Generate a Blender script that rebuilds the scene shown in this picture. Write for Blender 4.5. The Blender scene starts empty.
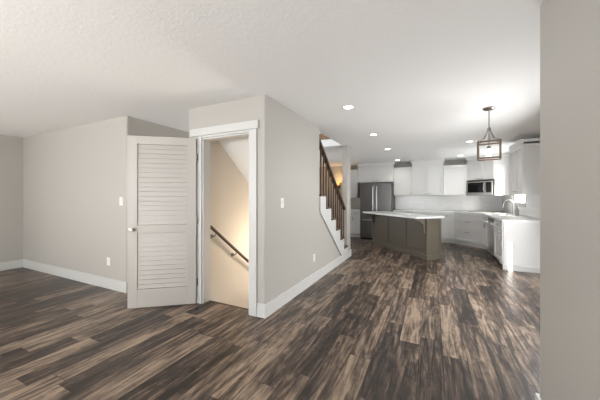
import bpy, bmesh, math, random
from mathutils import Vector, Matrix
random.seed(7)
SC = bpy.context.scene
COL = SC.collection
R = math.radians

# ------------------------------------------------------------------ camera
CAM_H = 1.32
cam = bpy.data.cameras.new('camera'); cam.sensor_width = 36; cam.lens = 36*271/600
cam.shift_y = -3/600; cam.clip_start = .02
co = bpy.data.objects.new('camera', cam); COL.objects.link(co)
co.location = (0, 0, CAM_H); co.rotation_euler = (R(90), 0, R(25.97))
SC.camera = co

# ------------------------------------------------------------------ light
SC.view_settings.view_transform = 'Standard'
SC.view_settings.look = 'None'
SC.view_settings.exposure = 0.39
SC.view_settings.gamma = 1
SC.view_settings.use_curve_mapping = False
W = bpy.data.worlds.new('world'); SC.world = W; W.use_nodes = True
bg = W.node_tree.nodes['Background']
bg.inputs[0].default_value = (.93, .97, 1, 1); bg.inputs[1].default_value = 3.0

def light(name, kind, loc, energy, col=(1, 1, 1), rot=(0, 0, 0), **k):
    l = bpy.data.lights.new(name, kind); l.energy = energy; l.color = col
    for a, v in k.items(): setattr(l, a, v)
    o = bpy.data.objects.new(name, l); COL.objects.link(o)
    o.location = loc; o.rotation_euler = rot
    return o
def aim(o, d): o.rotation_euler = Vector(d).to_track_quat('-Z', 'Y').to_euler()

sun = light('sun', 'SUN', (8, -2, 5), 24.0, (1, .93, .82), angle=R(.6)); aim(sun, (-.25, .45, -.3))
# daylight by the windows, plus added fill from left, back room and hall
a = light('daylight_rear', 'AREA', (-2.0, -2.93, 1.35), 205, (.97, .985, 1), shape='RECTANGLE', size=3.6, size_y=1.7); aim(a, (0, 1, 2.1))
a = light('daylight_rear_left', 'AREA', (-5.5, -2.93, 1.35), 20, (.97, .985, 1), shape='RECTANGLE', size=2.0, size_y=1.7); aim(a, (0, 1, 2.1))
a = light('fill_left', 'AREA', (-6.86, -1.2, 1.35), 42, (.97, .985, 1), shape='RECTANGLE', size=1.8, size_y=1.5); aim(a, (1, 0, .5))  # added fill to brighten the near right wall
a = light('daylight_dining', 'AREA', (1.70, 4.05, 1.05), 88, (.96, .98, 1), shape='RECTANGLE', size=1.9, size_y=1.2); aim(a, (-1, -.0, -.3))
a = light('daylight_kitchen', 'AREA', (2.05, 7.80, 1.75), 26, (.95, .98, 1), shape='RECTANGLE', size=1.1, size_y=1.2); aim(a, (-1, -.1, .15))
a = light('fill_back_room', 'AREA', (-3.74, 6.9, 1.35), 20, (.95, .98, 1), shape='RECTANGLE', size=1.5, size_y=1.5); aim(a, (1, 0, .25))  # added fill to brighten the kitchen and its ceiling
a = light('fill_hall', 'AREA', (-3.25, 5.25, 1.4), 20, (.97, .98, 1), shape='RECTANGLE', size=.7, size_y=1.2); aim(a, (0, -1, .1))  # added fill lifting the dark wall above the louvered door

# ------------------------------------------------------------------ materials
def mat(name, col, rough=.5, metal=0, bump=0, bscale=60, spec=.5, var=0, emit=None, es=0, coat=0):
    m = bpy.data.materials.new(name); m.use_nodes = True
    nt = m.node_tree; p = nt.nodes['Principled BSDF']
    p.inputs['Base Color'].default_value = (*col, 1)
    p.inputs['Roughness'].default_value = rough; p.inputs['Metallic'].default_value = metal
    p.inputs['Specular IOR Level'].default_value = spec
    if coat: p.inputs['Coat Weight'].default_value = coat; p.inputs['Coat Roughness'].default_value = .2
    if emit: p.inputs['Emission Color'].default_value = (*emit, 1); p.inputs['Emission Strength'].default_value = es
    if bump or var:
        tc = nt.nodes.new('ShaderNodeTexCoord'); n = nt.nodes.new('ShaderNodeTexNoise')
        n.inputs['Scale'].default_value = bscale; n.inputs['Detail'].default_value = 4
        nt.links.new(tc.outputs['Object'], n.inputs['Vector'])
        if bump:
            b = nt.nodes.new('ShaderNodeBump'); b.inputs['Strength'].default_value = bump; b.inputs['Distance'].default_value = .01
            nt.links.new(n.outputs['Fac'], b.inputs['Height']); nt.links.new(b.outputs['Normal'], p.inputs['Normal'])
        if var:
            mx = nt.nodes.new('ShaderNodeMix'); mx.data_type = 'RGBA'
            mx.inputs['A'].default_value = (*[c*(1-var) for c in col], 1); mx.inputs['B'].default_value = (*[min(1, c*(1+var)) for c in col], 1)
            nt.links.new(n.outputs['Fac'], mx.inputs['Factor']); nt.links.new(mx.outputs['Result'], p.inputs['Base Color'])
    return m

WALLC = (.463, .442, .408)
M = {}
M['wall'] = mat('greige_wall_paint', WALLC, .38, bump=.04, bscale=90, spec=.35)
M['tan'] = mat('tan_stairwell_paint', (.66, .60, .53), .5, bump=.04, bscale=90)
M['white'] = mat('white_trim_paint', (.62, .615, .60), .35)
M['cab'] = mat('white_cabinet_paint', (.74, .735, .725), .35)
M['door'] = mat('greige_door_paint', (.455, .43, .397), .4, bump=.03, bscale=40)
M['island'] = mat('taupe_cabinet_paint', (.128, .110, .082), .4)
M['stone'] = mat('white_quartz', (.82, .83, .82), .18, var=.03, bscale=9)
M['steel'] = mat('brushed_steel', (.17, .165, .16), .34, 1, var=.06, bscale=30)
M['steel_light'] = mat('bright_steel', (.55, .54, .53), .3, 1)
M['nickel'] = mat('brushed_nickel', (.27, .255, .235), .3, 1)
M['bronze'] = mat('dark_bronze', (.06, .05, .04), .4, .6)
M['black'] = mat('black_plastic', (.012, .012, .012), .35)
M['glassblack'] = mat('black_glass', (.008, .008, .009), .06, spec=.6)
M['charcoal'] = mat('charcoal_toe_kick', (.05, .047, .043), .6)
M['plate'] = mat('white_plastic_plate', (.82, .82, .80), .3)
M['blind'] = mat('sun_mask_blind_fabric', (.8, .8, .79), .8)
M['bulb'] = mat('glowing_bulb', (1, .9, .75), .3, emit=(1, .86, .66), es=14)
M['canglow'] = mat('glowing_downlight_lens', (1, 1, 1), .4, emit=(1, .93, .82), es=9)
M['amber'] = mat('amber_glass_shade', (.8, .45, .12), .4, emit=(1, .52, .14), es=.65)
M['soap'] = mat('grey_bottle_plastic', (.33, .32, .31), .3)

def tex_chain(m): return m.node_tree, m.node_tree.nodes, m.node_tree.links
def wood(name, c0, c1, rough=.4, axis='Y', scale=14):
    m = mat(name, c0, rough); nt, N, L = tex_chain(m)
    tc = N.new('ShaderNodeTexCoord'); mp = N.new('ShaderNodeMapping')
    mp.inputs['Scale'].default_value = {'X': (.08, 1, 1), 'Y': (1, .08, 1), 'Z': (1, 1, .08)}[axis]
    n = N.new('ShaderNodeTexNoise'); n.inputs['Scale'].default_value = scale*4; n.inputs['Detail'].default_value = 6
    r = N.new('ShaderNodeValToRGB'); r.color_ramp.elements[0].color = (*c0, 1); r.color_ramp.elements[1].color = (*c1, 1)
    r.color_ramp.elements[0].position = .3; r.color_ramp.elements[1].position = .7
    L.new(tc.outputs['Object'], mp.inputs['Vector']); L.new(mp.outputs['Vector'], n.inputs['Vector'])
    L.new(n.outputs['Fac'], r.inputs['Fac']); L.new(r.outputs['Color'], N['Principled BSDF'].inputs['Base Color'])
    return m
M['rail'] = wood('dark_stained_rail_wood', (.035, .018, .010), (.10, .055, .03), .35)
M['tread'] = wood('dark_stained_tread_wood', (.035, .018, .010), (.085, .048, .03), .4, 'X')
M['baluster'] = wood('brown_baluster_wood', (.06, .032, .018), (.17, .10, .06), .4, 'Z')
M['header'] = wood('brown_header_wood', (.15, .08, .03), (.3, .17, .075), .5, 'X')
M['lantern'] = wood('weathered_brown_lantern_wood', (.06, .038, .026), (.14, .095, .065), .5, 'Z')

# ceiling: knockdown texture
m = M['ceiling'] = mat('knockdown_ceiling_paint', (.87, .868, .855), .75, spec=.2)
nt, N, L = tex_chain(m)
tc = N.new('ShaderNodeTexCoord')
n1 = N.new('ShaderNodeTexNoise'); n1.inputs['Scale'].default_value = 24; n1.inputs['Detail'].default_value = 6; n1.inputs['Distortion'].default_value = 1.2
r1 = N.new('ShaderNodeValToRGB'); r1.color_ramp.elements[0].position = .45; r1.color_ramp.elements[1].position = .6
b = N.new('ShaderNodeBump'); b.inputs['Strength'].default_value = .12; b.inputs['Distance'].default_value = .006
L.new(tc.outputs['Object'], n1.inputs['Vector']); L.new(n1.outputs['Fac'], r1.inputs['Fac'])
L.new(r1.outputs['Color'], b.inputs['Height']); L.new(b.outputs['Normal'], N['Principled BSDF'].inputs['Normal'])

# tile backsplash
m = M['tile'] = mat('white_tile', (.78, .775, .765), .2)
nt, N, L = tex_chain(m)
tc = N.new('ShaderNodeTexCoord'); mp = N.new('ShaderNodeMapping'); mp.inputs['Rotation'].default_value = (R(90), 0, 0)
bk = N.new('ShaderNodeTexBrick'); bk.inputs['Color1'].default_value = (.80, .795, .785, 1); bk.inputs['Color2'].default_value = (.74, .735, .725, 1)
bk.inputs['Mortar'].default_value = (.72, .715, .705, 1); bk.inputs['Scale'].default_value = 1
bk.inputs['Brick Width'].default_value = .15; bk.inputs['Row Height'].default_value = .075; bk.inputs['Mortar Size'].default_value = .004
L.new(tc.outputs['Object'], mp.inputs['Vector']); L.new(mp.outputs['Vector'], bk.inputs['Vector'])
L.new(bk.outputs['Color'], N['Principled BSDF'].inputs['Base Color'])

# pane glass: mostly see-through with a faint reflection
m = M['glass'] = bpy.data.materials.new('clear_glass'); m.use_nodes = True
nt, N, L = tex_chain(m); N.remove(N['Principled BSDF'])
tr = N.new('ShaderNodeBsdfTransparent'); gl = N.new('ShaderNodeBsdfGlossy'); gl.inputs['Roughness'].default_value = .02
mx = N.new('ShaderNodeMixShader'); mx.inputs[0].default_value = .05
L.new(tr.outputs[0], mx.inputs[1]); L.new(gl.outputs[0], mx.inputs[2])
L.new(mx.outputs[0], N['Material Output'].inputs[0])

# plank floor: boards run along Y
m = M['floor'] = mat('rustic_plank_flooring', (.1, .07, .05), .36, spec=.42)
nt, N, L = tex_chain(m); P = N['Principled BSDF']
def mth(op, a, b=None, c=None):
    x = N.new('ShaderNodeMath'); x.operation = op
    for i, v in enumerate((a, b, c)):
        if v is None: continue
        if isinstance(v, (int, float)): x.inputs[i].default_value = v
        else: L.new(v, x.inputs[i])
    return x.outputs[0]
PW, PL = .175, 1.2
tc = N.new('ShaderNodeTexCoord'); sx = N.new('ShaderNodeSeparateXYZ'); L.new(tc.outputs['Object'], sx.inputs[0])
xr = mth('DIVIDE', mth('ADD', sx.outputs[0], 20.045), PW); row = mth('FLOOR', xr)
wn = N.new('ShaderNodeTexWhiteNoise'); wn.noise_dimensions = '1D'; L.new(row, wn.inputs['W'])
yr = mth('ADD', mth('DIVIDE', mth('ADD', sx.outputs[1], 20), PL), mth('MULTIPLY', wn.outputs['Value'], 7.3)); colm = mth('FLOOR', yr)
cb = N.new('ShaderNodeCombineXYZ'); L.new(row, cb.inputs[0]); L.new(colm, cb.inputs[1])
wid = N.new('ShaderNodeTexWhiteNoise'); wid.noise_dimensions = '2D'; L.new(cb.outputs[0], wid.inputs['Vector'])
pid = wid.outputs['Value']
# seams
fx = mth('FRACT', xr); fy = mth('FRACT', yr)
ex = mth('MULTIPLY', mth('MINIMUM', fx, mth('SUBTRACT', 1, fx)), PW)
ey = mth('MULTIPLY', mth('MINIMUM', fy, mth('SUBTRACT', 1, fy)), PL)
edge = mth('MINIMUM', ex, ey)
seam = N.new('ShaderNodeMapRange'); seam.inputs['From Min'].default_value = .0008; seam.inputs['From Max'].default_value = .004
L.new(edge, seam.inputs['Value'])
def grain(scl, nscale, detail, dist, woff):
    mp = N.new('ShaderNodeMapping'); mp.inputs['Scale'].default_value = scl
    L.new(tc.outputs['Object'], mp.inputs['Vector'])
    n = N.new('ShaderNodeTexNoise'); n.noise_dimensions = '4D'
    n.inputs['Scale'].default_value = nscale; n.inputs['Detail'].default_value = detail; n.inputs['Distortion'].default_value = dist
    n.inputs['Roughness'].default_value = .62
    L.new(mp.outputs[0], n.inputs['Vector']); L.new(mth('ADD', mth('MULTIPLY', pid, 50), woff), n.inputs['W'])
    return n.outputs['Fac']
g1 = grain((1, .055, 1), 60, 6, .6, 0)      # fine long grain
g2 = grain((1, .085, 1), 13, 5, 1.8, 9)      # long dark and light bands
g3 = grain((1, .30, 1), 5.5, 8, 2.6, 21)    # weathered patches
g4 = grain((.5, 1, 1), 16, 4, .8, 33)       # scraped ripples across the board
def sstep(x, lo, hi):
    q = N.new('ShaderNodeMapRange'); q.interpolation_type = 'SMOOTHSTEP'
    q.inputs['From Min'].default_value = lo; q.inputs['From Max'].default_value = hi
    L.new(x, q.inputs['Value']); return q.outputs[0]
v = mth('ADD', mth('MULTIPLY', g1, .48), mth('MULTIPLY', sstep(g2, .34, .68), .24))
v = mth('ADD', v, mth('MULTIPLY', g3, .62))
v = mth('ADD', v, mth('MULTIPLY', g4, .10))
v = mth('SUBTRACT', mth('ADD', v, mth('MULTIPLY', mth('SUBTRACT', pid, .5), .22)), .212)
rp = N.new('ShaderNodeValToRGB'); e = rp.color_ramp.elements
e[0].position = .31; e[0].color = (.016, .011, .009, 1)
e[1].position = .70; e[1].color = (.31, .23, .165, 1)
for p_, c_ in ((.40, (.040, .027, .021, 1)), (.48, (.082, .057, .043, 1)), (.57, (.155, .113, .083, 1))):
    q = rp.color_ramp.elements.new(p_); q.color = c_
L.new(v, rp.inputs['Fac'])
mul = N.new('ShaderNodeMix'); mul.data_type = 'RGBA'; mul.blend_type = 'MULTIPLY'; mul.inputs['Factor'].default_value = 1
sc_ = mth('ADD', mth('MULTIPLY', seam.outputs[0], .72), .28)
cc = N.new('ShaderNodeCombineXYZ'); [L.new(sc_, cc.inputs[i]) for i in range(3)]
L.new(rp.outputs['Color'], mul.inputs['A']); L.new(cc.outputs[0], mul.inputs['B'])
L.new(mul.outputs['Result'], P.inputs['Base Color'])
L.new(mth('ADD', mth('MULTIPLY', g1, .16), .27), P.inputs['Roughness'])
b = N.new('ShaderNodeBump'); b.inputs['Strength'].default_value = .30; b.inputs['Distance'].default_value = .004
L.new(mth('ADD', mth('ADD', mth('MULTIPLY', g1, .5), mth('MULTIPLY', g4, .9)), mth('MULTIPLY', seam.outputs[0], .25)), b.inputs['Height'])
L.new(b.outputs['Normal'], P.inputs['Normal'])

# ------------------------------------------------------------------ mesh helpers
class MB:
    def __init__(s): s.bm = bmesh.new()
    def box(s, x0, x1, y0, y1, z0, z1):
        v = [s.bm.verts.new(p) for p in ((x0,y0,z0),(x1,y0,z0),(x1,y1,z0),(x0,y1,z0),(x0,y0,z1),(x1,y0,z1),(x1,y1,z1),(x0,y1,z1))]
        for f in ((3,2,1,0),(4,5,6,7),(0,1,5,4),(1,2,6,5),(2,3,7,6),(3,0,4,7)): s.bm.faces.new([v[i] for i in f])
        return s
    def obox(s, c, size, mtx):
        hx, hy, hz = [q/2 for q in size]; n0 = len(s.bm.verts)
        s.box(-hx, hx, -hy, hy, -hz, hz); s.bm.verts.ensure_lookup_table()
        mm = Matrix.Translation(c) @ mtx.to_4x4()
        for v in s.bm.verts[n0:]: v.co = mm @ v.co
        return s
    def bar(s, p0, p1, w, h):
        p0, p1 = Vector(p0), Vector(p1); d = p1-p0
        return s.obox((p0+p1)/2, (w, h, d.length), d.to_track_quat('Z', 'Y').to_matrix())
    def prism(s, pts, lo, hi, axis='z'):
        # pts in the two other axes (in order), extruded along axis
        def mk(p, t): return {'z': (p[0], p[1], t), 'x': (t, p[0], p[1]), 'y': (p[0], t, p[1])}[axis]
        a = [s.bm.verts.new(mk(p, lo)) for p in pts]; b_ = [s.bm.verts.new(mk(p, hi)) for p in pts]
        n = len(pts); s.bm.faces.new(a[::-1]); s.bm.faces.new(b_)
        for i in range(n): s.bm.faces.new((a[i], a[(i+1) % n], b_[(i+1) % n], b_[i]))
        return s
    def loft(s, r0, z0, r1, z1):   # two rectangles (x0,x1,y0,y1)
        def q(r, z): return [s.bm.verts.new(p) for p in ((r[0],r[2],z),(r[1],r[2],z),(r[1],r[3],z),(r[0],r[3],z))]
        a, b_ = q(r0, z0), q(r1, z1); s.bm.faces.new(a[::-1]); s.bm.faces.new(b_)
        for i in range(4): s.bm.faces.new((a[i], a[(i+1) % 4], b_[(i+1) % 4], b_[i]))
        return s
    def tube(s, pts, r, n=12, cap=True):
        pts = [Vector(p) for p in pts]; rings = []; prev = None
        for i, p in enumerate(pts):
            t = (pts[min(i+1, len(pts)-1)] - pts[max(i-1, 0)]).normalized()
            u = prev if prev is not None else (Vector((0, 0, 1)) if abs(t.z) < .9 else Vector((1, 0, 0)))
            u = (u - t*u.dot(t)).normalized(); prev = u; w = t.cross(u)
            rr = r[i] if isinstance(r, (list, tuple)) else r
            rings.append([s.bm.verts.new(p + u*rr*math.cos(2*math.pi*k/n) + w*rr*math.sin(2*math.pi*k/n)) for k in range(n)])
        for a, b_ in zip(rings, rings[1:]):
            for k in range(n): s.bm.faces.new((a[k], a[(k+1) % n], b_[(k+1) % n], b_[k]))
        if cap: s.bm.faces.new(rings[0][::-1]); s.bm.faces.new(rings[-1])
        return s
    def lathe(s, prof, c=(0, 0, 0), n=24, mtx=None):
        rings = []
        for r_, z in prof:
            ring = []
            for k in range(n):
                p = Vector((r_*math.cos(2*math.pi*k/n), r_*math.sin(2*math.pi*k/n), z))
                if mtx is not None: p = mtx @ p
                ring.append(s.bm.verts.new(p + Vector(c)))
            rings.append(ring)
        for a, b_ in zip(rings, rings[1:]):
            for k in range(n): s.bm.faces.new((a[k], a[(k+1) % n], b_[(k+1) % n], b_[k]))
        if prof[0][0] > 1e-6: s.bm.faces.new(rings[0][::-1])
        if prof[-1][0] > 1e-6: s.bm.faces.new(rings[-1])
        return s
    def vbevel(s, pts, w):   # round vertical edges passing near the given (x, y)
        es = [e for e in s.bm.edges if abs((e.verts[0].co-e.verts[1].co).normalized().z) > .99
              and any((Vector((e.verts[0].co.x, e.verts[0].co.y))-Vector(p)).length < 1e-3 for p in pts)]
        bmesh.ops.bevel(s.bm, geom=es, offset=w, segments=4, affect='EDGES', profile=.5)
        return s
    def build(s, name, material, parent=None, loc=None, rotz=0, bevel=0, smooth=False):
        bmesh.ops.remove_doubles(s.bm, verts=s.bm.verts, dist=1e-6) if smooth else None
        bmesh.ops.recalc_face_normals(s.bm, faces=s.bm.faces)
        me = bpy.data.meshes.new(name); s.bm.to_mesh(me); s.bm.free()
        me.materials.append(material)
        o = bpy.data.objects.new(name, me); COL.objects.link(o)
        if loc is not None: o.location = loc
        o.rotation_euler.z = rotz
        if parent: o.parent = parent
        if smooth:
            for p in me.polygons: p.use_smooth = True
            me.set_sharp_from_angle(angle=R(40)) if hasattr(me, 'set_sharp_from_angle') else None
        if bevel:
            bv = o.modifiers.new('bevel', 'BEVEL'); bv.width = bevel; bv.segments = 2; bv.limit_method = 'ANGLE'
        return o

def tag(o, label, cat, group=None):
    o['label'] = label; o['category'] = cat
    if group: o['group'] = group
    return o
def thing(name, label, cat, loc=(0, 0, 0), rotz=0, group=None):
    o = bpy.data.objects.new(name, None); o.empty_display_size = .1; COL.objects.link(o)
    o.location = loc; o.rotation_euler.z = rotz
    return tag(o, label, cat, group)
def struct(o):
    o['kind'] = 'structure'; return o
def dup(root, loc, label, rotz=None):
    r = root.copy(); COL.objects.link(r); r.location = loc; r['label'] = label
    if rotz is not None: r.rotation_euler.z = rotz
    for ch in list(root.children):
        c = ch.copy(); COL.objects.link(c); c.parent = r
        for g in ch.children:
            d = g.copy(); COL.objects.link(d); d.parent = c
    return r

# ------------------------------------------------------------------ setting
H = 2.44
XR, YB = 1.79, 9.42
SX0, SX1 = -2.64, -1.75            # stairwell, inside faces
SY0, SY1 = 2.60, 5.67              # opening in the ceiling
# floor with the stairwell hole
f = MB()
for b_ in ((-7.05, SX0-.04, -3.1, 9.54), (SX1+.04, 1.91, -3.1, 9.54), (SX0-.04, SX1+.04, -3.1, SY0), (SX0-.04, SX1+.04, 5.02, 9.54)): f.box(*b_, -.12, 0)
struct(f.build('floor', M['floor']))
f = MB()
for b_ in ((-7.05, SX0, -3.12, 9.54), (SX1, 1.91, -3.12, 9.54), (SX0, SX1, -3.12, SY0), (SX0, SX1, SY1, 9.54)): f.box(*b_, H, H+.16)
struct(f.build('ceiling', M['ceiling']))
# walls
struct(MB().box(-7.05, -3.78, 2.31, 2.43, 0, H).vbevel([(-3.78, 2.31)], .02).build('wall_left', M['wall'], smooth=False))
struct(MB().box(-7.05, -6.93, -3.0, 2.31, 0, H).build('wall_far_left', M['wall']))
struct(MB().box(-3.90, -3.78, 2.43, 9.42, 0, H).build('wall_hall_left', M['wall']))
struct(MB().box(-3.78, -2.72, 5.3, 5.42, 0, H).build('wall_hall_end', M['wall']))
struct(MB().box(-2.72, SX0, 2.61, 5.9, -2.6, H).build('wall_stairwell_left', M['tan']))
OX0, OX1, OZ = -2.56, -1.84, 2.05
w = MB().box(-2.795, OX0, 2.49, 2.61, 0, H).box(OX1, -1.64, 2.49, 2.61, 0, H).box(OX0, OX1, 2.49, 2.61, OZ, H)
w.vbevel([(-1.64, 2.49), (-2.795, 2.49)], .012)
struct(w.build('wall_doorway', M['wall']))
def nose(y): return .066 + (5.945-y)*.814          # line through the stair nosings
w = MB().box(SX1, -1.64, 2.61, 4.08, 0, H)
w.prism([(4.08, 0), (5.35, 0), (5.35, .05), (4.08, nose(4.08)-.48)], SX1, -1.645, 'x')
struct(w.build('wall_stair', M['wall']))
struct(MB().box(SX1, -1.64, 2.61, 5.9, -2.6, -.13).build('wall_basement_right', M['tan']))
struct(MB().box(SX1, -1.64, 5.702, 5.95, 0, H).vbevel([(-1.64, 5.702), (-1.64, 5.95)], .012).build('wall_post', M['wall']))
struct(MB().box(-3.90, 1.91, YB, 9.54, 0, H).build('wall_back', M['wall']))
KW = (7.30, 8.30, 1.14, 2.15); DW = (3.0, 5.12, .57, 2.10)
w = MB()
w.box(XR, 1.91, 2.06, DW[0], 0, H).box(XR, 1.91, DW[0], DW[1], 0, DW[2]).box(XR, 1.91, DW[0], DW[1], DW[3], H)
w.box(XR, 1.91, DW[1], KW[0], 0, H).box(XR, 1.91, KW[0], KW[1], 0, KW[2]).box(XR, 1.91, KW[0], KW[1], KW[3], H).box(XR, 1.91, KW[1], YB, 0, H)
struct(w.build('wall_right', M['wall']))
struct(MB().box(.57, .69, -3.0, 2.06, 0, H).vbevel([(.57, 2.06), (.69, 2.06)], .016).build('wall_near_right', M['wall']))
struct(MB().box(.68, 1.91, 1.90, 2.062, 0, H).build('wall_dining_return', M['wall']))
w = MB(); xs = (-7.05, -6.5, -4.5, -3.8, -.2, .69)
w.box(-7.05, .69, -3.12, -3.0, 0, .5).box(-7.05, .69, -3.12, -3.0, 2.2, H)
for i in (0, 2, 4): w.box(xs[i], xs[i+1], -3.12, -3.0, .5, 2.2)
struct(w.build('wall_rear', M['wall']))
# upper stair shaft seen through the opening
w = MB()
w.box(SX0-.1, SX0, SY0, SY1, H+.16, 3.9).box(SX1, SX1+.1, SY0, SY1, H+.16, 3.9).box(SX0-.1, SX1+.1, SY0-.1, SY0, H+.16, 3.9)
w.box(SX0-.1, SX1+.1, SY1, SY1+.1, H+.30, 3.9).box(SX0-.1, SX1+.1, SY0-.1, SY1+.1, 3.9, 4.0)
struct(w.build('wall_upper_shaft', M['ceiling']))
struct(MB().box(SX0, SX1, SY1+.002, SY1+.08, H+.165, H+.30).build('trim_upper_landing', M['header']))
light('upstairs_daylight', 'POINT', (-2.2, 4.2, 3.5), 22, (.9, .95, 1), shadow_soft_size=.25)
# sloped ceiling under the stair
struct(MB().prism([(2.612, nose(2.612)-.49), (2.612, nose(2.612)-.46), (5.4, nose(5.4)-.46), (5.4, nose(5.4)-.49)], SX0+.002, SX1-.002, 'x').build('ceiling_stairwell', M['ceiling']))
# windows
def window(name, y0, y1, z0, z1, mull=True, depth=.0):
    fr = MB(); t = .05; x0, x1 = XR+.03, XR+.085
    fr.box(x0, x1, y0, y1, z0, z0+t).box(x0, x1, y0, y1, z1-t, z1).box(x0, x1, y0, y0+t, z0+t, z1-t).box(x0, x1, y1-t, y1, z0+t, z1-t)
    if mull: fr.box(x0, x1, (y0+y1)/2-.025, (y0+y1)/2+.025, z0+t, z1-t)
    o = struct(fr.build(name, M['white']))
    MB().box(XR+.055, XR+.061, y0+t, y1-t, z0+t, z1-t).build('pane', M['glass'], o)
    return o
k = window('window_1', *KW)
MB().box(XR-.012, XR+.03, KW[0]-.05, KW[1]+.05, KW[2]-.03, KW[2]).build('sill', M['white'], k)
window('window_2', *DW)
# unseen blind added in the dining window, notched to shape the sun streak
bl = MB(); bx = (XR+.004, XR+.012)
bl.box(*bx, DW[0], DW[1], 1.13, DW[3]).box(*bx, DW[0], 4.99, .675, 1.13).box(*bx, DW[0], 4.45, .57, .675)
struct(bl.build('trim_sun_mask_blind', M['blind']))
def rear_window(name, x0, x1):
    fr = MB(); t = .06; y0, y1 = -3.09, -3.03
    fr.box(x0, x1, y0, y1, .5, .5+t).box(x0, x1, y0, y1, 2.2-t, 2.2)
    n = max(1, round((x1-x0)/1.2))
    for i in range(n+1):
        c = x0 + (x1-x0)*i/n; c = min(max(c, x0+t/2), x1-t/2); fr.box(c-t/2, c+t/2, y0, y1, .5+t, 2.2-t)
    o = struct(fr.build(name, M['white'])); MB().box(x0+t, x1-t, -3.062, -3.056, .5+t, 2.2-t).build('pane', M['glass'], o)
def added_window(name, x, y0, y1, z0, z1):
    fr = MB(); t = .06
    fr.box(x, x+.03, y0, y1, z0, z0+t).box(x, x+.03, y0, y1, z1-t, z1).box(x, x+.03, y0, y0+t, z0+t, z1-t).box(x, x+.03, y1-t, y1, z0+t, z1-t).box(x, x+.03, (y0+y1)/2-.03, (y0+y1)/2+.03, z0+t, z1-t)
    o = struct(fr.build(name, M['white'])); MB().box(x+.010, x+.016, y0+t, y1-t, z0+t, z1-t).build('pane', M['glass'], o)
fr = MB().box(-3.65, -2.85, 5.28, 5.30, .75, .80).box(-3.65, -2.85, 5.28, 5.30, 2.0, 2.05).box(-3.65, -3.6, 5.28, 5.30, .80, 2.0).box(-2.90, -2.85, 5.28, 5.30, .80, 2.0)
o_ = struct(fr.build('window_added_hall', M['white'])); MB().box(-3.6, -2.9, 5.290, 5.296, .80, 2.0).build('pane', M['glass'], o_)  # unseen window added to go with the hall fill lamp
added_window('window_added_left', -6.929, -2.2, -.2, .5, 2.2)  # unseen window added to go with the left fill lamp
added_window('window_added_back_room', -3.779, 6.05, 7.75, .55, 2.15)  # unseen window added to go with the back room fill lamp
rear_window('window_3', -6.5, -4.5); rear_window('window_4', -3.8, -.2)
# baseboards
BH, BT = .15, .016
def base(name, segs):
    b_ = MB()
    for x0, x1, y0, y1 in segs: b_.box(x0, x1, y0, y1, 0, BH)
    struct(b_.build(name, M['white'], bevel=.004))
base('baseboard_left', [(-6.91, -3.78+BT, 2.31-BT, 2.31), (-3.78, -3.78+BT, 2.31, 5.3)])
base('baseboard_far_left', [(-6.93, -6.93+BT, -2.98, 2.30)])
base('baseboard_stair', [(-1.735, -1.64+BT, 2.49-BT, 2.49), (-1.64, -1.64+BT, 2.49, 5.95), (SX1, -1.64+BT, 5.95, 5.95+BT)])
base('baseboard_hall', [(-2.795, -2.66, 2.49-BT, 2.49), (-2.795-BT, -2.795, 2.49-BT, 2.61), (-2.72-BT, -2.72, 2.61, 5.28)])
base('baseboard_back', [(-3.76, -2.72, YB-BT, YB)])
base('baseboard_near_right', [(.57-BT, .57, -2.98, 2.06+BT), (.57, .69, 2.06, 2.06+BT)])
base('baseboard_dining', [(.71, XR-BT, 2.062, 2.062+BT), (XR-BT, XR, 2.07, 5.99)])
# door casing with its flat header
c = MB()
c.box(-2.66, OX0, 2.47, 2.49, 0, 2.075).box(OX1, -1.738, 2.47, 2.49, 0, 2.075).box(OX0, OX1, 2.475, 2.49, OZ, 2.075)
c.box(OX0, OX0+.018, 2.49, 2.61, 0, OZ-.001).box(OX1-.018, OX1, 2.49, 2.61, 0, OZ-.001).box(OX0+.018, OX1-.018, 2.49, 2.61, OZ-.019, OZ-.001)
c.box(-2.735, -1.712, 2.455, 2.49, 2.075, 2.165)
struct(c.build('trim_door_casing', M['white'], bevel=.003))
struct(MB().box(OX0+.018, OX1-.018, 2.58, 2.605, -.03, .004).build('trim_stair_edge', M['tread']))
# tile backsplash
b_ = MB().box(-1.08, XR-.01, YB-.008, YB, .918, 1.366).box(XR-.008, XR, 6.03, YB-.01, .918, 1.10)
b_.box(XR-.008, XR, 6.03, KW[0]-.06, 1.10, 1.366).box(XR-.008, XR, KW[1]+.06, 9.41, 1.10, 1.366)
struct(b_.build('wall_backsplash', M['tile']))

# ------------------------------------------------------------------ louvered door, standing open
dx, dy = -3.22+2.618, 1.98-2.448
dl = .76; ang = math.atan2(dy, dx)
dr = thing('louvered_door', 'greige two-panel louvered door standing open beside the stairwell doorway', 'door', (-2.618, 2.448, .012), ang)
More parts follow.
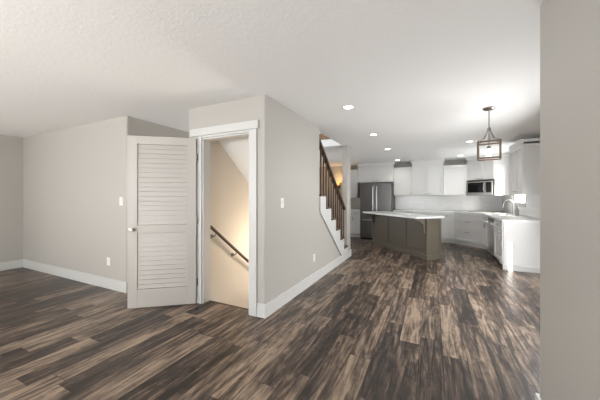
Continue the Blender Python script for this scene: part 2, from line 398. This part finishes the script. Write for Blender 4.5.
# local x from hinge to latch, front (to the camera) is local +y
DH, DT, ST = 2.03, .035, .105
def fr_():
    d = MB(); h = DT/2
    d.box(0, ST, -h, h, 0, DH).box(dl-ST, dl, -h, h, 0, DH)
    for z0, z1 in ((0, .215), (.88, .975), (1.935, DH)): d.box(ST, dl-ST, -h, h, z0, z1)
    return d
fr_().build('frame', M['door'], dr, bevel=.002)
for z0, z1 in ((.215, .88), (.975, 1.935)):
    s = MB(); n = round((z1-z0)/.056); st = (z1-z0)/n
    for i in range(n):
        zc = z0+st*(i+.5)
        s.obox((dl/2, 0, zc), (dl-2*ST+.01, .008, st*.90), Matrix.Rotation(R(6), 3, 'X'))
    s.box(ST-.002, dl-ST+.002, -.010, -.006, z0, z1)
    s.build('louver_panel', M['door'], dr)
kn = MB()
for sg in (1, -1):
    rm = Matrix.Rotation(R(-90*sg), 3, 'X')
    kn.lathe([(.032, 0), (.032, .006), (.012, .010), (.010, .032), (.020, .040), (.027, .052), (.024, .064), (.0, .068)], (dl-.055, sg*DT/2, .925), 20, rm)
kn.build('knob', M['nickel'], dr, smooth=True)
for z in (.26, 1.02, 1.80):
    MB().tube([(-.010, .0, z-.045), (-.010, .0, z+.045)], .0075, 10).box(-.008, .0, -.016, .016, z-.044, z+.044).build('hinge', M['nickel'], dr)

# ------------------------------------------------------------------ wall plates
def plate(name, label, cat, loc, rotz, kind):
    t = thing(name, label, cat, loc, rotz)
    MB().box(-.036, .036, -.006, 0, -.058, .058).build('cover_plate', M['plate'], t, bevel=.002)
    if kind == 'switch':
        MB().obox((0, -.009, 0), (.032, .008, .066), Matrix.Rotation(R(6), 3, 'X')).build('rocker', M['plate'], t)
    else:
        for z in (-.021, .021): MB().lathe([(.016, 0), (.016, .003), (0, .003)], (0, -.006, z), 16, Matrix.Rotation(R(90), 3, 'X')).build('socket', M['plate'], t)
plate('light_switch', 'white light switch on the left wall beside the corner next to the louvered door', 'light switch', (-3.90, 2.31, 1.26), 0, 'switch')
plate('wall_outlet', 'white outlet low on the left wall above the baseboard', 'outlet', (-4.20, 2.31, .39), 0, 'outlet')
plate('light_switch', 'white light switch on the wall right of the stairwell doorway', 'light switch', (-1.64, 2.866, 1.247), R(90), 'switch')
plate('wall_outlet', 'white outlet low on the wall below the stair skirt board', 'outlet', (-1.64, 3.86, .38), R(90), 'outlet')

# ------------------------------------------------------------------ staircase
st = thing('staircase', 'staircase with dark treads and white skirt board rising behind the greige wall', 'staircase', (SX1, 5.945, 0))
ox, oy = SX1, 5.945
RUN, RISE = .265, .2157
NST = 11
for n in range(NST):
    y, h = -RUN*n, .066+RISE*n
    out = 1 <= n <= 6
    xr_ = (-1.612 if out else SX1-.004) - ox
    MB().box(SX0+.004-ox, xr_, max(y-RUN-.002, 4.084-oy) if n == 6 else y-RUN-.002, y, h-.03, h).build('tread', M['tread'], st, bevel=.006)
    lo = .002 if n == 0 else h-RISE+.001
    if h-.032 > lo+.01: MB().box(SX0+.004-ox, (-1.66 if out else SX1-.004)-ox, y-.045, y-.025, lo, h-.031).build('riser', M['white'], st)
zz = [(5.656, .155)]
for n in range(1, 7):
    y, h = oy-RUN*n, .066+RISE*n-.031
    zz += [(y-.024, h), (max(y-.024-RUN, 4.082), h)]
zz += [(4.082, nose(4.082)-.505), (5.22, .155)]
sk = MB().prism([(y-oy, z) for y, z in zz], -1.638-ox, -1.618-ox, 'x')
sk.build('skirt_board', M['white'], st)

# railing
rl = thing('stair_railing', 'dark wood stair handrail with slim brown balusters on the open stair side', 'railing', (-1.70, 5.66, 0))
def railz(y): return nose(y)+.775
y0, y1 = 5.66, 4.09
sl = math.atan(.814)
hr = MB(); prof = [(-.032, -.034), (.032, -.034), (.036, .014), (.022, .042), (-.022, .042), (-.036, .014)]
v0 = [hr.bm.verts.new((p[0], 0, railz(y0)+p[1])) for p in prof]; v1 = [hr.bm.verts.new((p[0], y1-y0, railz(y1)+p[1])) for p in prof]
hr.bm.faces.new(v0); hr.bm.faces.new(v1[::-1])
for i in range(6): hr.bm.faces.new((v0[i], v0[(i+1) % 6], v1[(i+1) % 6], v1[i]))
hr.build('handrail', M['rail'], rl)
for n in range(1, 7):
    h = .066+RISE*n
    for q in (.055, .19):
        y = oy-RUN*n-q
        if y > 4.10: MB().bar((0, y-5.66, h), (0, y-5.66, railz(y)-.03), .022, .022).build('baluster', M['baluster'], rl)

# basement stairs
bs = thing('basement_stairs', 'dark stairs going down behind the open louvered door', 'staircase', (SX0, SY0, -.2))
for n in range(9):
    MB().box(.004, .885, .014+.26*n, .014+.26*(n+1)+.02, -.2*n-.03-.0, -.2*n).box(.004, .885, .26*(n+1)+.0, .26*(n+1)+.014, -.2*n-.2, -.2*n-.03).build('tread', M['tread'], bs)
hb = thing('stairwell_handrail', 'dark brown handrail on brackets along the tan stairwell wall', 'handrail', (SX0+.075, 2.625, .945))
MB().tube([(0, 0, 0), (0, 1.9, -1.9*.775)], .021, 14).build('handrail', M['rail'], hb, smooth=True)
for d in (.10, .52, 1.2):
    z = -d*.775
    MB().lathe([(.030, 0), (.030, .008), (0, .010)], (-.075, d, z-.07), 14, Matrix.Rotation(R(90), 3, 'Y')).tube([(-.07, d, z-.07), (-.03, d, z-.07), (0, d, z-.045), (0, d, z-.018)], .008, 8).build('bracket', M['nickel'], hb)
lt = thing('stairwell_ceiling_lamp', 'small lamp on the sloped ceiling above the basement stairs', 'lamp', (-2.2, 4.35, nose(4.35)-.495))
MB().lathe([(.08, -.0), (.08, -.05), (.07, -.06), (.0, -.075)], n=20).build('glass_shade', M['bulb'], lt, smooth=True)
light('stairwell_lamp_light', 'POINT', (-2.1, 3.9, .5), 20, (1, .84, .64), shadow_soft_size=.12)

# ------------------------------------------------------------------ kitchen cabinets
def pull(parent, x, z, horizontal=True, L_=.11):
    p = MB(); h = L_/2
    if horizontal:
        p.bar((x-h, -.028, z), (x+h, -.028, z), .010, .010).bar((x-h*.75, -.028, z), (x-h*.75, 0, z), .008, .008).bar((x+h*.75, -.028, z), (x+h*.75, 0, z), .008, .008)
    else:
        p.bar((x, -.028, z-h), (x, -.028, z+h), .010, .010).bar((x, -.028, z-h*.75), (x, 0, z-h*.75), .008, .008).bar((x, -.028, z+h*.75), (x, 0, z+h*.75), .008, .008)
    o = p.build('handle', M['nickel'], parent); o['label'] = 'brushed metal bar handle'
    o.location.y = -.024
    return o
def front(parent, name, x0, x1, z0, z1, m, stile=.06, hx=None, hz=None, hh=True):
    d = MB(); g = .004; x0 += g; x1 -= g; z0 += g; z1 -= g; t = .024
    if z1-z0 < .2: stile = min(stile, .035)
    d.box(x0, x0+stile, -t, -.001, z0, z1).box(x1-stile, x1, -t, -.001, z0, z1)
    d.box(x0+stile, x1-stile, -t, -.001, z0, z0+stile).box(x0+stile, x1-stile, -t, -.001, z1-stile, z1)
    d.box(x0+stile, x1-stile, -.005, -.001, z0+stile, z1-stile)
    o = d.build(name, m, parent, bevel=.002)
    if hx is not None: pull(o, hx, hz, hh)
    return o
def crown(parent, w, d, z0, z1, over, left=True, right=True, m=None):
    c = MB(); l, r = (over if left else 0), (over if right else 0)
    c.box(0, w, -.022, d, z0-.03, z0).loft((0, w, -.022, d), z0, (-l, w+r, -.022-over, d), z1-.012).box(-l, w+r, -.022-over, d, z1-.012, z1)
    c.build('crown', m or M['cab'], parent)
UF = 9.09; UD = YB-UF-.003
GU = 'white upper cabinets along the kitchen wall'
def upper(x0, x1, z0, tall, ndoor, label, fy=UF, rotz=0, loc=None, lr=(True, True), hz=None, top=None):
    w = x1-x0-.003
    t = thing('upper_cabinet', label, 'cabinet', loc or (x0+.0015, fy, z0), rotz, GU)
    top = (top or (2.345 if tall else 2.195))-z0
    MB().box(0, w, 0, UD, 0, top).build('body', M['cab'], t)
    for i in range(ndoor):
        a0, a1 = w*i/ndoor, w*(i+1)/ndoor
        if ndoor == 1: hx = a1-.035 if hz != 'left' else a0+.035
        else: hx = a1-.05 if i == 0 else a0+.05
        front(t, 'door', a0, a1, .004, top-.035, M['cab'], hx=hx, hz=.05, hh=(ndoor == 2))
    if tall: crown(t, w, UD, top, H-z0-.003, .04, *lr)
    else: crown(t, w, UD, top, top+.055, .018, False, False)
    return t
upper(-2.70, -2.25, 1.30, False, 1, 'short white upper cabinet with one door, left of the refrigerator above the hutch counter')
upper(-2.25, -1.10, 1.80, True, 2, 'white two-door upper cabinet above the refrigerator, reaching the ceiling')
upper(-1.10, -.56, 1.37, False, 1, 'short white single-door upper cabinet just right of the refrigerator')
upper(-.56, .306, 1.37, True, 2, 'tall white two-door upper cabinet in the middle of the back wall, reaching the ceiling')
upper(.306, .914, 1.37, False, 1, 'short white single-door upper cabinet just left of the microwave')
upper(0, .90, 1.37, False, 2, 'white upper cabinet at the right end by the window, its side panel facing the room', rotz=R(-90), loc=(1.46, 6.925, 1.37), top=2.29)
# diagonal corner upper cabinet above the microwave
t = thing('corner_upper_cabinet', 'white diagonal corner cabinet above the microwave', 'cabinet', (.917, 9.09, 1.37), R(-45), GU)
def loc45(x, y): 
    a_, b2 = x-.917, y-9.09; c_ = math.sqrt(.5)
    return ((a_-b2)*c_, (a_+b2)*c_)
poly = [loc45(*p) for p in ((.918, 9.089), (1.46, 8.547), (XR-.003, 8.547), (XR-.003, YB-.003), (.918, YB-.003))]
MB().prism(poly, .418, .975).build('body', M['cab'], t)
sp = [loc45(*p) for p in ((1.462, 8.547), (XR-.003, 8.547), (XR-.003, 8.567), (1.482, 8.567))]
MB().prism(sp, .0, .417).build('side_panel', M['cab'], t)
for i in range(2): front(t, 'door', .384*i, .384*(i+1), .422, .94, M['cab'], hx=.334 if i == 0 else .434, hz=.46, hh=True)
cp = [loc45(*p) for p in ((.86, 9.035), (1.405, 8.49), (XR-.003, 8.49), (XR-.003, YB-.003), (.86, YB-.003))]
pb = [loc45(*p) for p in ((.918, 9.06), (1.445, 8.535), (XR-.003, 8.535), (XR-.003, YB-.003), (.918, YB-.003))]
c = MB(); va = [c.bm.verts.new((*p, .975)) for p in pb]; vb = [c.bm.verts.new((*p, 1.055)) for p in cp]
c.bm.faces.new(va[::-1]); c.bm.faces.new(vb)
for i in range(5): c.bm.faces.new((va[i], va[(i+1) % 5], vb[(i+1) % 5], vb[i]))
c.prism(cp, 1.055, 1.067).build('crown', M['cab'], t)

# microwave
mw = thing('microwave', 'stainless over-the-range microwave with black glass door in the kitchen corner', 'microwave', (.917, 9.09, 1.372), R(-45))
MB().box(.008, .752, -.03, .36, 0, .405).build('body', M['black'], mw)
MB().box(.008, .752, -.055, -.031, .345, .375).box(.008, .752, -.055, -.031, 0, .07).box(.008, .04, -.055, -.031, .07, .345).box(.535, .575, -.055, -.031, .07, .345).box(.72, .752, -.055, -.031, .07, .345).build('door_frame', M['steel_light'], mw)
MB().box(.04, .535, -.048, -.031, .07, .345).build('door_glass', M['glassblack'], mw)
MB().box(.575, .72, -.048, -.031, .07, .345).build('control_panel', M['black'], mw)
v = MB()
for i in range(4): v.box(.008, .752, -.05, -.031, .378+.007*i, .382+.007*i)
v.build('vent_grille', M['charcoal'], mw)
MB().tube([(.545, -.055, .09), (.545, -.095, .11), (.545, -.095, .305), (.545, -.055, .325)], .010, 10).build('handle', M['steel_light'], mw)

# base cabinets
GB = 'white base cabinets around the kitchen'
def base_cab(w, d, loc, rotz, label, layout, m=None, group=GB, sink=False):
    t = thing('base_cabinet', label, 'cabinet', loc, rotz, group)
    m = m or M['cab']
    bd = MB().box(0.0015, w-.0015, 0, d, .10, .69 if sink else .868)
    if sink: bd.box(.0015, w-.0015, 0, .05, .69, .868)
    bd.build('body', m, t)
    MB().box(0.0015, w-.0015, .06, d, 0, .10).build('toe_kick', M['cab'], t)
    for it in layout:
        kind, a0, a1, z0, z1, hx, hz, hh = it
        front(t, kind, a0*w, a1*w, z0, z1, m, hx=None if hx is None else hx*w, hz=hz, hh=hh)
    return t
BF = 8.80; BD = YB-BF-.003
DR = lambda a0, a1: ('drawer', a0, a1, .70, .86, (a0+a1)/2, .78, True)
def dual(a0, a1, hinge='l'): return [DR(a0, a1), ('door', a0, a1, .11, .70, a1-.07 if hinge == 'l' else a0+.07, .61, False)]
base_cab(.62, BD, (-2.70, BF, 0), 0, 'white base cabinet under the hutch counter, left of the refrigerator', dual(0, .5)+dual(.5, 1, 'r'))
base_cab(.60, BD, (-1.08, BF, 0), 0, 'white base cabinet right of the refrigerator, behind the island', dual(0, 1))
base_cab(.63, BD, (-.48, BF, 0), 0, 'white base cabinet at the middle of the back wall, behind the island', dual(0, 1))
base_cab(.433, BD, (.15, BF, 0), 0, 'narrow white base cabinet with one drawer, left of the diagonal corner drawers', dual(0, 1, 'r'))
t = thing('corner_base_cabinet', 'white diagonal corner base cabinet with wide drawers below the cooktop', 'cabinet', (.583, 8.80, 0), R(-45), GB)
def l45(x, y):
    a_, b2 = x-.583, y-8.80; c_ = math.sqrt(.5)
    return ((a_-b2)*c_, (a_+b2)*c_)
MB().prism([l45(*p) for p in ((.585, 8.80), (1.17, 8.215), (XR-.003, 8.215), (XR-.003, YB-.003), (.585, YB-.003))], .10, .868).build('body', M['cab'], t)
MB().prism([l45(*p) for p in ((.585, 8.86), (1.23, 8.215), (XR-.003, 8.215), (XR-.003, YB-.003), (.585, YB-.003))], 0, .10).build('toe_kick', M['cab'], t)
front(t, 'drawer', .01, .82, .70, .86, M['cab'])
front(t, 'drawer', .01, .82, .41, .70, M['cab'], hx=.415, hz=.655)
front(t, 'drawer', .01, .82, .11, .41, M['cab'], hx=.415, hz=.365)
RD = XR-1.17-.003
base_cab(.843, RD, (1.17, 8.213, 0), R(-90), 'white sink base cabinet beneath the kitchen window', [('drawer', 0, 1, .70, .86, None, 0, 0), ('door', 0, .5, .11, .70, .43, .63, False), ('door', .5, 1, .11, .70, .57, .63, False)], sink=True)
base_cab(.70, RD, (1.17, 6.75, 0), R(-90), 'white base cabinet at the right end of the counter, its side panel facing the room', dual(0, 1))
ep = thing('cabinet_end_panel', 'plain white end panel with a base moulding closing the right counter run', 'panel', (1.165, 6.03, 0))
MB().box(0, XR-1.165-.003, 0, .018, 0, .868).build('panel', M['cab'], ep)
MB().box(-.012, XR-1.165-.003, -.014, 0, 0, .10).box(-.012, 0, 0, .018, 0, .10).build('base_moulding', M['white'], ep, bevel=.004)

# dishwasher
dw = thing('dishwasher', 'stainless dishwasher under the right counter beside the end cabinet', 'dishwasher', (1.17, 7.367, 0), R(-90))
MB().box(.004, .612, .0, RD, .10, .865).build('body', M['charcoal'], dw)
MB().box(.004, .612, -.028, -.001, .11, .80).build('door', M['steel_light'], dw, bevel=.004)
MB().box(.004, .612, -.028, -.001, .803, .864).build('control_strip', M['black'], dw)
MB().tube([(.06, -.028, .76), (.06, -.065, .76), (.556, -.065, .76), (.556, -.028, .76)], .010, 10).build('handle', M['steel_light'], dw)
MB().box(.004, .612, .05, RD, 0, .10).build('toe_kick', M['black'], dw)

# countertops
ct = MB(); z0, z1 = .870, .910
ct.box(-1.085, .57, 8.77, YB-.003, z0, z1)
ct.prism([(.57, 8.77), (1.14, 8.20), (XR-.003, 8.20), (XR-.003, YB-.003), (.57, YB-.003)], z0, z1)
SK = (1.27, 1.61, 7.42, 8.06)
ct.box(1.14, XR-.003, 6.005, SK[2], z0, z1).box(1.14, XR-.003, SK[3], 8.20, z0, z1).box(1.14, SK[0], SK[2], SK[3], z0, z1).box(SK[1], XR-.003, SK[2], SK[3], z0, z1)
tag(ct.build('countertop', M['stone']), 'white stone countertop running along the back wall, corner and right side', 'countertop')
tag(MB().box(-2.705, -2.07, 8.77, YB-.003, z0, z1).build('countertop', M['stone']), 'short white countertop on the hutch left of the refrigerator', 'countertop')
s = MB(); x0, x1, ya, yb_ = SK
s.box(x0, x1, ya, yb_, .700, .712)
for q in ((x0, x0+.01, ya, yb_), (x1-.01, x1, ya, yb_), (x0, x1, ya, ya+.01), (x0, x1, yb_-.01, yb_)): s.box(*q, .712, .869)
tag(s.build('kitchen_sink', M['steel']), 'stainless undermount sink in the counter below the window', 'sink')
fa = thing('faucet', 'tall gooseneck faucet standing behind the sink at the window', 'faucet', (1.69, 7.77, .911))
MB().lathe([(.028, 0), (.028, .012), (.018, .02), (.016, .10), (.014, .11)], n=16).build('base', M['steel_light'], fa, smooth=True)
pts = [(0, 0, .10), (0, 0, .24)] + [(-.095+.095*math.cos(q), 0, .24+.095*math.sin(q)) for q in [math.pi*i/10 for i in range(1, 10)]] + [(-.19, 0, .235), (-.20, 0, .17)]
MB().tube(pts, .016, 12).build('spout', M['steel_light'], fa, smooth=True)
MB().bar((0, 0, .06), (0, -.07, .09), .012, .008).build('lever', M['steel_light'], fa)
so = thing('soap_bottle', 'grey pump soap bottle standing right of the faucet', 'bottle', (1.70, 7.52, .911))
MB().lathe([(.036, 0), (.038, .01), (.038, .13), (.030, .145), (.014, .155)], n=18).build('bottle', M['soap'], so, smooth=True)
MB().lathe([(.014, .155), (.014, .17), (.005, .172), (.005, .20)], n=12).bar((.006, 0, .198), (-.045, 0, .192), .012, .010).build('pump', M['black'], so)
ck = thing('cooktop', 'black glass cooktop set in the diagonal corner of the counter', 'cooktop', (1.13, 9.03-.27+.0, .911), R(-45))
MB().box(-.36, .36, .06, .50, 0, .010).build('glass_top', M['glassblack'], ck)
for q in (-.2, .2):
    for yy in (.17, .38): MB().lathe([(.085, .010), (.085, .0125), (.075, .0125)], (q, yy, 0), 24).build('burner', M['charcoal'], ck)

# refrigerator
FX0, FX1, FF = -2.03, -1.10, 8.45
fg = thing('refrigerator', 'stainless french-door refrigerator with a bottom freezer drawer', 'refrigerator', (FX0, FF, 0))
fw = FX1-FX0
MB().box(0, fw, .06, .90, .04, 1.74).build('body', M['black'], fg)
ld = MB().box(.003, fw/2-.003, 0, .058, .70, 1.745).build('door', M['steel'], fg, bevel=.008)
rd_ = MB().box(fw/2+.003, fw-.003, 0, .058, .70, 1.745).build('door', M['steel'], fg, bevel=.008)
fd = MB().box(.003, fw-.003, 0, .058, .07, .69).build('freezer_drawer', M['steel'], fg, bevel=.008)
for par, x in ((ld, fw/2-.055), (rd_, fw/2+.055)):
    MB().tube([(x, 0, .80), (x, -.055, .82), (x, -.055, 1.62), (x, 0, 1.64)], .014, 12).build('handle', M['steel_light'], par, smooth=True)
MB().tube([(.08, 0, .62), (.09, -.055, .62), (fw-.09, -.055, .62), (fw-.08, 0, .62)], .014, 12).build('handle', M['steel_light'], fd, smooth=True)
MB().box(.02, fw-.02, .03, .88, 0, .06).build('base_grille', M['black'], fg)

# ------------------------------------------------------------------ island
IL = 2.097; ith = math.atan2(-1.55, 1.412)
il = thing('kitchen_island', 'dark taupe kitchen island with panelled sides and white stone top', 'kitchen island', (-1.507, 7.82, 0), ith)
MB().box(0, IL, 0, .36, 0, .868).build('body', M['island'], il)
for i in range(3):
    a0, a1 = IL*i/3, IL*(i+1)/3; p = MB(); t_ = .016; sw = .045
    p.box(a0, a0+sw, -t_, 0, .10, .866).box(a1-sw, a1, -t_, 0, .10, .866).box(a0+sw, a1-sw, -t_, 0, .10, .17).box(a0+sw, a1-sw, -t_, 0, .80, .866)
    p.box(a0+sw+.015, a1-sw-.015, -.006, 0, .185, .785).build('side_panel', M['island'], il, bevel=.003)
p = MB(); p.box(IL, IL+.016, -.016, .05, .10, .866).box(IL, IL+.016, .31, .36, .10, .866).box(IL, IL+.016, .05, .31, .10, .17).box(IL, IL+.016, .05, .31, .80, .866)
p.build('end_panel', M['island'], il, bevel=.003)
MB().box(-.012, IL+.028, -.028, 0, 0, .10).box(IL, IL+.028, 0, .372, 0, .10).build('base_moulding', M['island'], il, bevel=.004)
cpf = [(0, .868), (-.25, .868), (-.25, .83)] + [(-.25+.21*math.sin(q), .83-.17*(1-math.cos(q))) for q in [R(90)*i/8 for i in range(1, 9)]] + [(-.03, .58), (0, .56)]
for a0 in (.03, IL-.08):
    MB().prism([(y-.017, z) for y, z in cpf], a0, a0+.05, 'x').build('corbel', M['island'], il)
MB().box(-.05, IL+.05, -.30, .41, .870, .912).build('stone_top', M['stone'], il, bevel=.006)

# ------------------------------------------------------------------ lamps
def px(x, y, zc):     # where the sight line of a photo point meets a height
    z = 271*(zc-CAM_H)/(197-y); k_ = (x-300)/271; a_ = R(25.97)
    return ((math.cos(a_)*k_-math.sin(a_))*z, (math.sin(a_)*k_+math.cos(a_))*z)
first = None
spots = [((348.5, 107), 'nearest recessed ceiling light, above the floor right of the stair wall'),
         ((373.5, 134.5), 'second recessed ceiling light in the left row, counting from the camera'),
         ((387.5, 149), 'third recessed ceiling light in the left row, above the island'),
         ((397.5, 160.0), 'farthest recessed ceiling light, in front of the cabinet right of the refrigerator'),
         ((469.5, 141.5), 'nearer of two recessed ceiling lights left of the pendant lantern'),
         ((460.5, 155.5), 'recessed ceiling light in front of the cabinets left of the microwave')]
for (p_, lab) in spots:
    x, y = px(*p_, H)
    if first is None:
        first = thing('recessed_light', lab, 'ceiling light', (x, y, H), 0, 'recessed lights in the ceiling')
        MB().lathe([(.055, -.001), (.078, -.001), (.080, -.004), (.076, -.007), (.056, -.005), (.055, -.001)], n=32).build('trim_ring', M['plate'], first, smooth=True)
        MB().lathe([(.0, -.0045), (.054, -.0045), (.054, -.001), (0, -.001)], n=32).build('lens', M['canglow'], first)
    else:
        dup(first, (x, y, H), lab)
    light('recessed_light_beam', 'SPOT', (x, y, H-.03), 9, (1, .93, .83), spot_size=R(140), spot_blend=.9, shadow_soft_size=.06)

pxy = px(489, 108, H)
pn = thing('pendant_lantern', 'square open lantern pendant with brown frame hanging before the kitchen', 'pendant lamp', (*pxy, 1.792), R(-9))
MB().lathe([(.065, .648), (.065, .638), (.05, .623), (.012, .615)], n=24).build('canopy', M['nickel'], pn, smooth=True)
MB().tube([(0, 0, .395), (0, 0, .625)], .006, 10).build('stem', M['nickel'], pn)
hw, hh_ = .115, .222
f = MB(); t_ = .018
for z in (t_/2, hh_-t_/2):
    for sg in (1, -1):
        f.box(-hw, hw, sg*hw-t_/2, sg*hw+t_/2, z-t_/2, z+t_/2).box(sg*hw-t_/2, sg*hw+t_/2, -hw, hw, z-t_/2, z+t_/2)
for sx_ in (1, -1):
    for sy in (1, -1): f.box(sx_*hw-t_/2, sx_*hw+t_/2, sy*hw-t_/2, sy*hw+t_/2, 0, hh_)
f.build('frame', M['lantern'], pn)
ar = MB()
for q in range(4):
    c_, s_ = (hw*(1 if q in (0, 3) else -1)), (hw*(1 if q < 2 else -1))
    ar.tube([(c_*u, s_*u, z) for u, z in ((1, hh_), (.72, hh_+.012), (.45, hh_+.045), (.25, hh_+.10), (.10, hh_+.15), (.03, hh_+.17))], .006, 8)
ar.lathe([(.016, hh_+.14), (.020, hh_+.15), (.020, hh_+.17), (.009, hh_+.182)], n=16)
ar.build('arms', M['nickel'], pn, smooth=True)
MB().tube([(0, 0, .14), (0, 0, .395)], .005, 8).lathe([(.020, .13), (.020, .17), (.008, .175)], n=14).build('socket', M['nickel'], pn)
MB().lathe([(.0, .055), (.018, .059), (.030, .075), (.033, .090), (.027, .11), (.015, .13)], n=18).build('bulb', M['bulb'], pn, smooth=True)
g = MB()
for sg in (1, -1): g.box(-hw+.01, hw-.01, sg*hw-.0015, sg*hw+.0015, t_, hh_-t_).box(sg*hw-.0015, sg*hw+.0015, -hw+.01, hw-.01, t_, hh_-t_)
g.build('glass_panels', M['glass'], pn)
light('pendant_light', 'POINT', (*pxy, 1.878), 9, (1, .85, .66), shadow_soft_size=.035)

sc_ = thing('wall_sconce', 'amber glass wall sconce glowing beyond the foot of the stairs', 'wall lamp', (-3.02, YB, 1.72))
MB().box(-.05, .05, -.02, 0, -.10, .05).build('back_plate', M['bronze'], sc_)
MB().tube([(0, -.02, -.04), (0, -.10, -.05), (0, -.14, 0)], .012, 8).lathe([(.0, -.02), (.05, -.015), (.055, .01), (.02, .012)], (0, -.14, 0), 16).build('arm', M['bronze'], sc_)
MB().lathe([(.05, .012), (.065, .04), (.075, .09), (.085, .14)], (0, -.14, 0), 20).build('shade', M['amber'], sc_, smooth=True)
light('wall_sconce_light', 'POINT', (-3.02, YB-.30, 1.95), 4.5, (1, .62, .28), shadow_soft_size=.08)
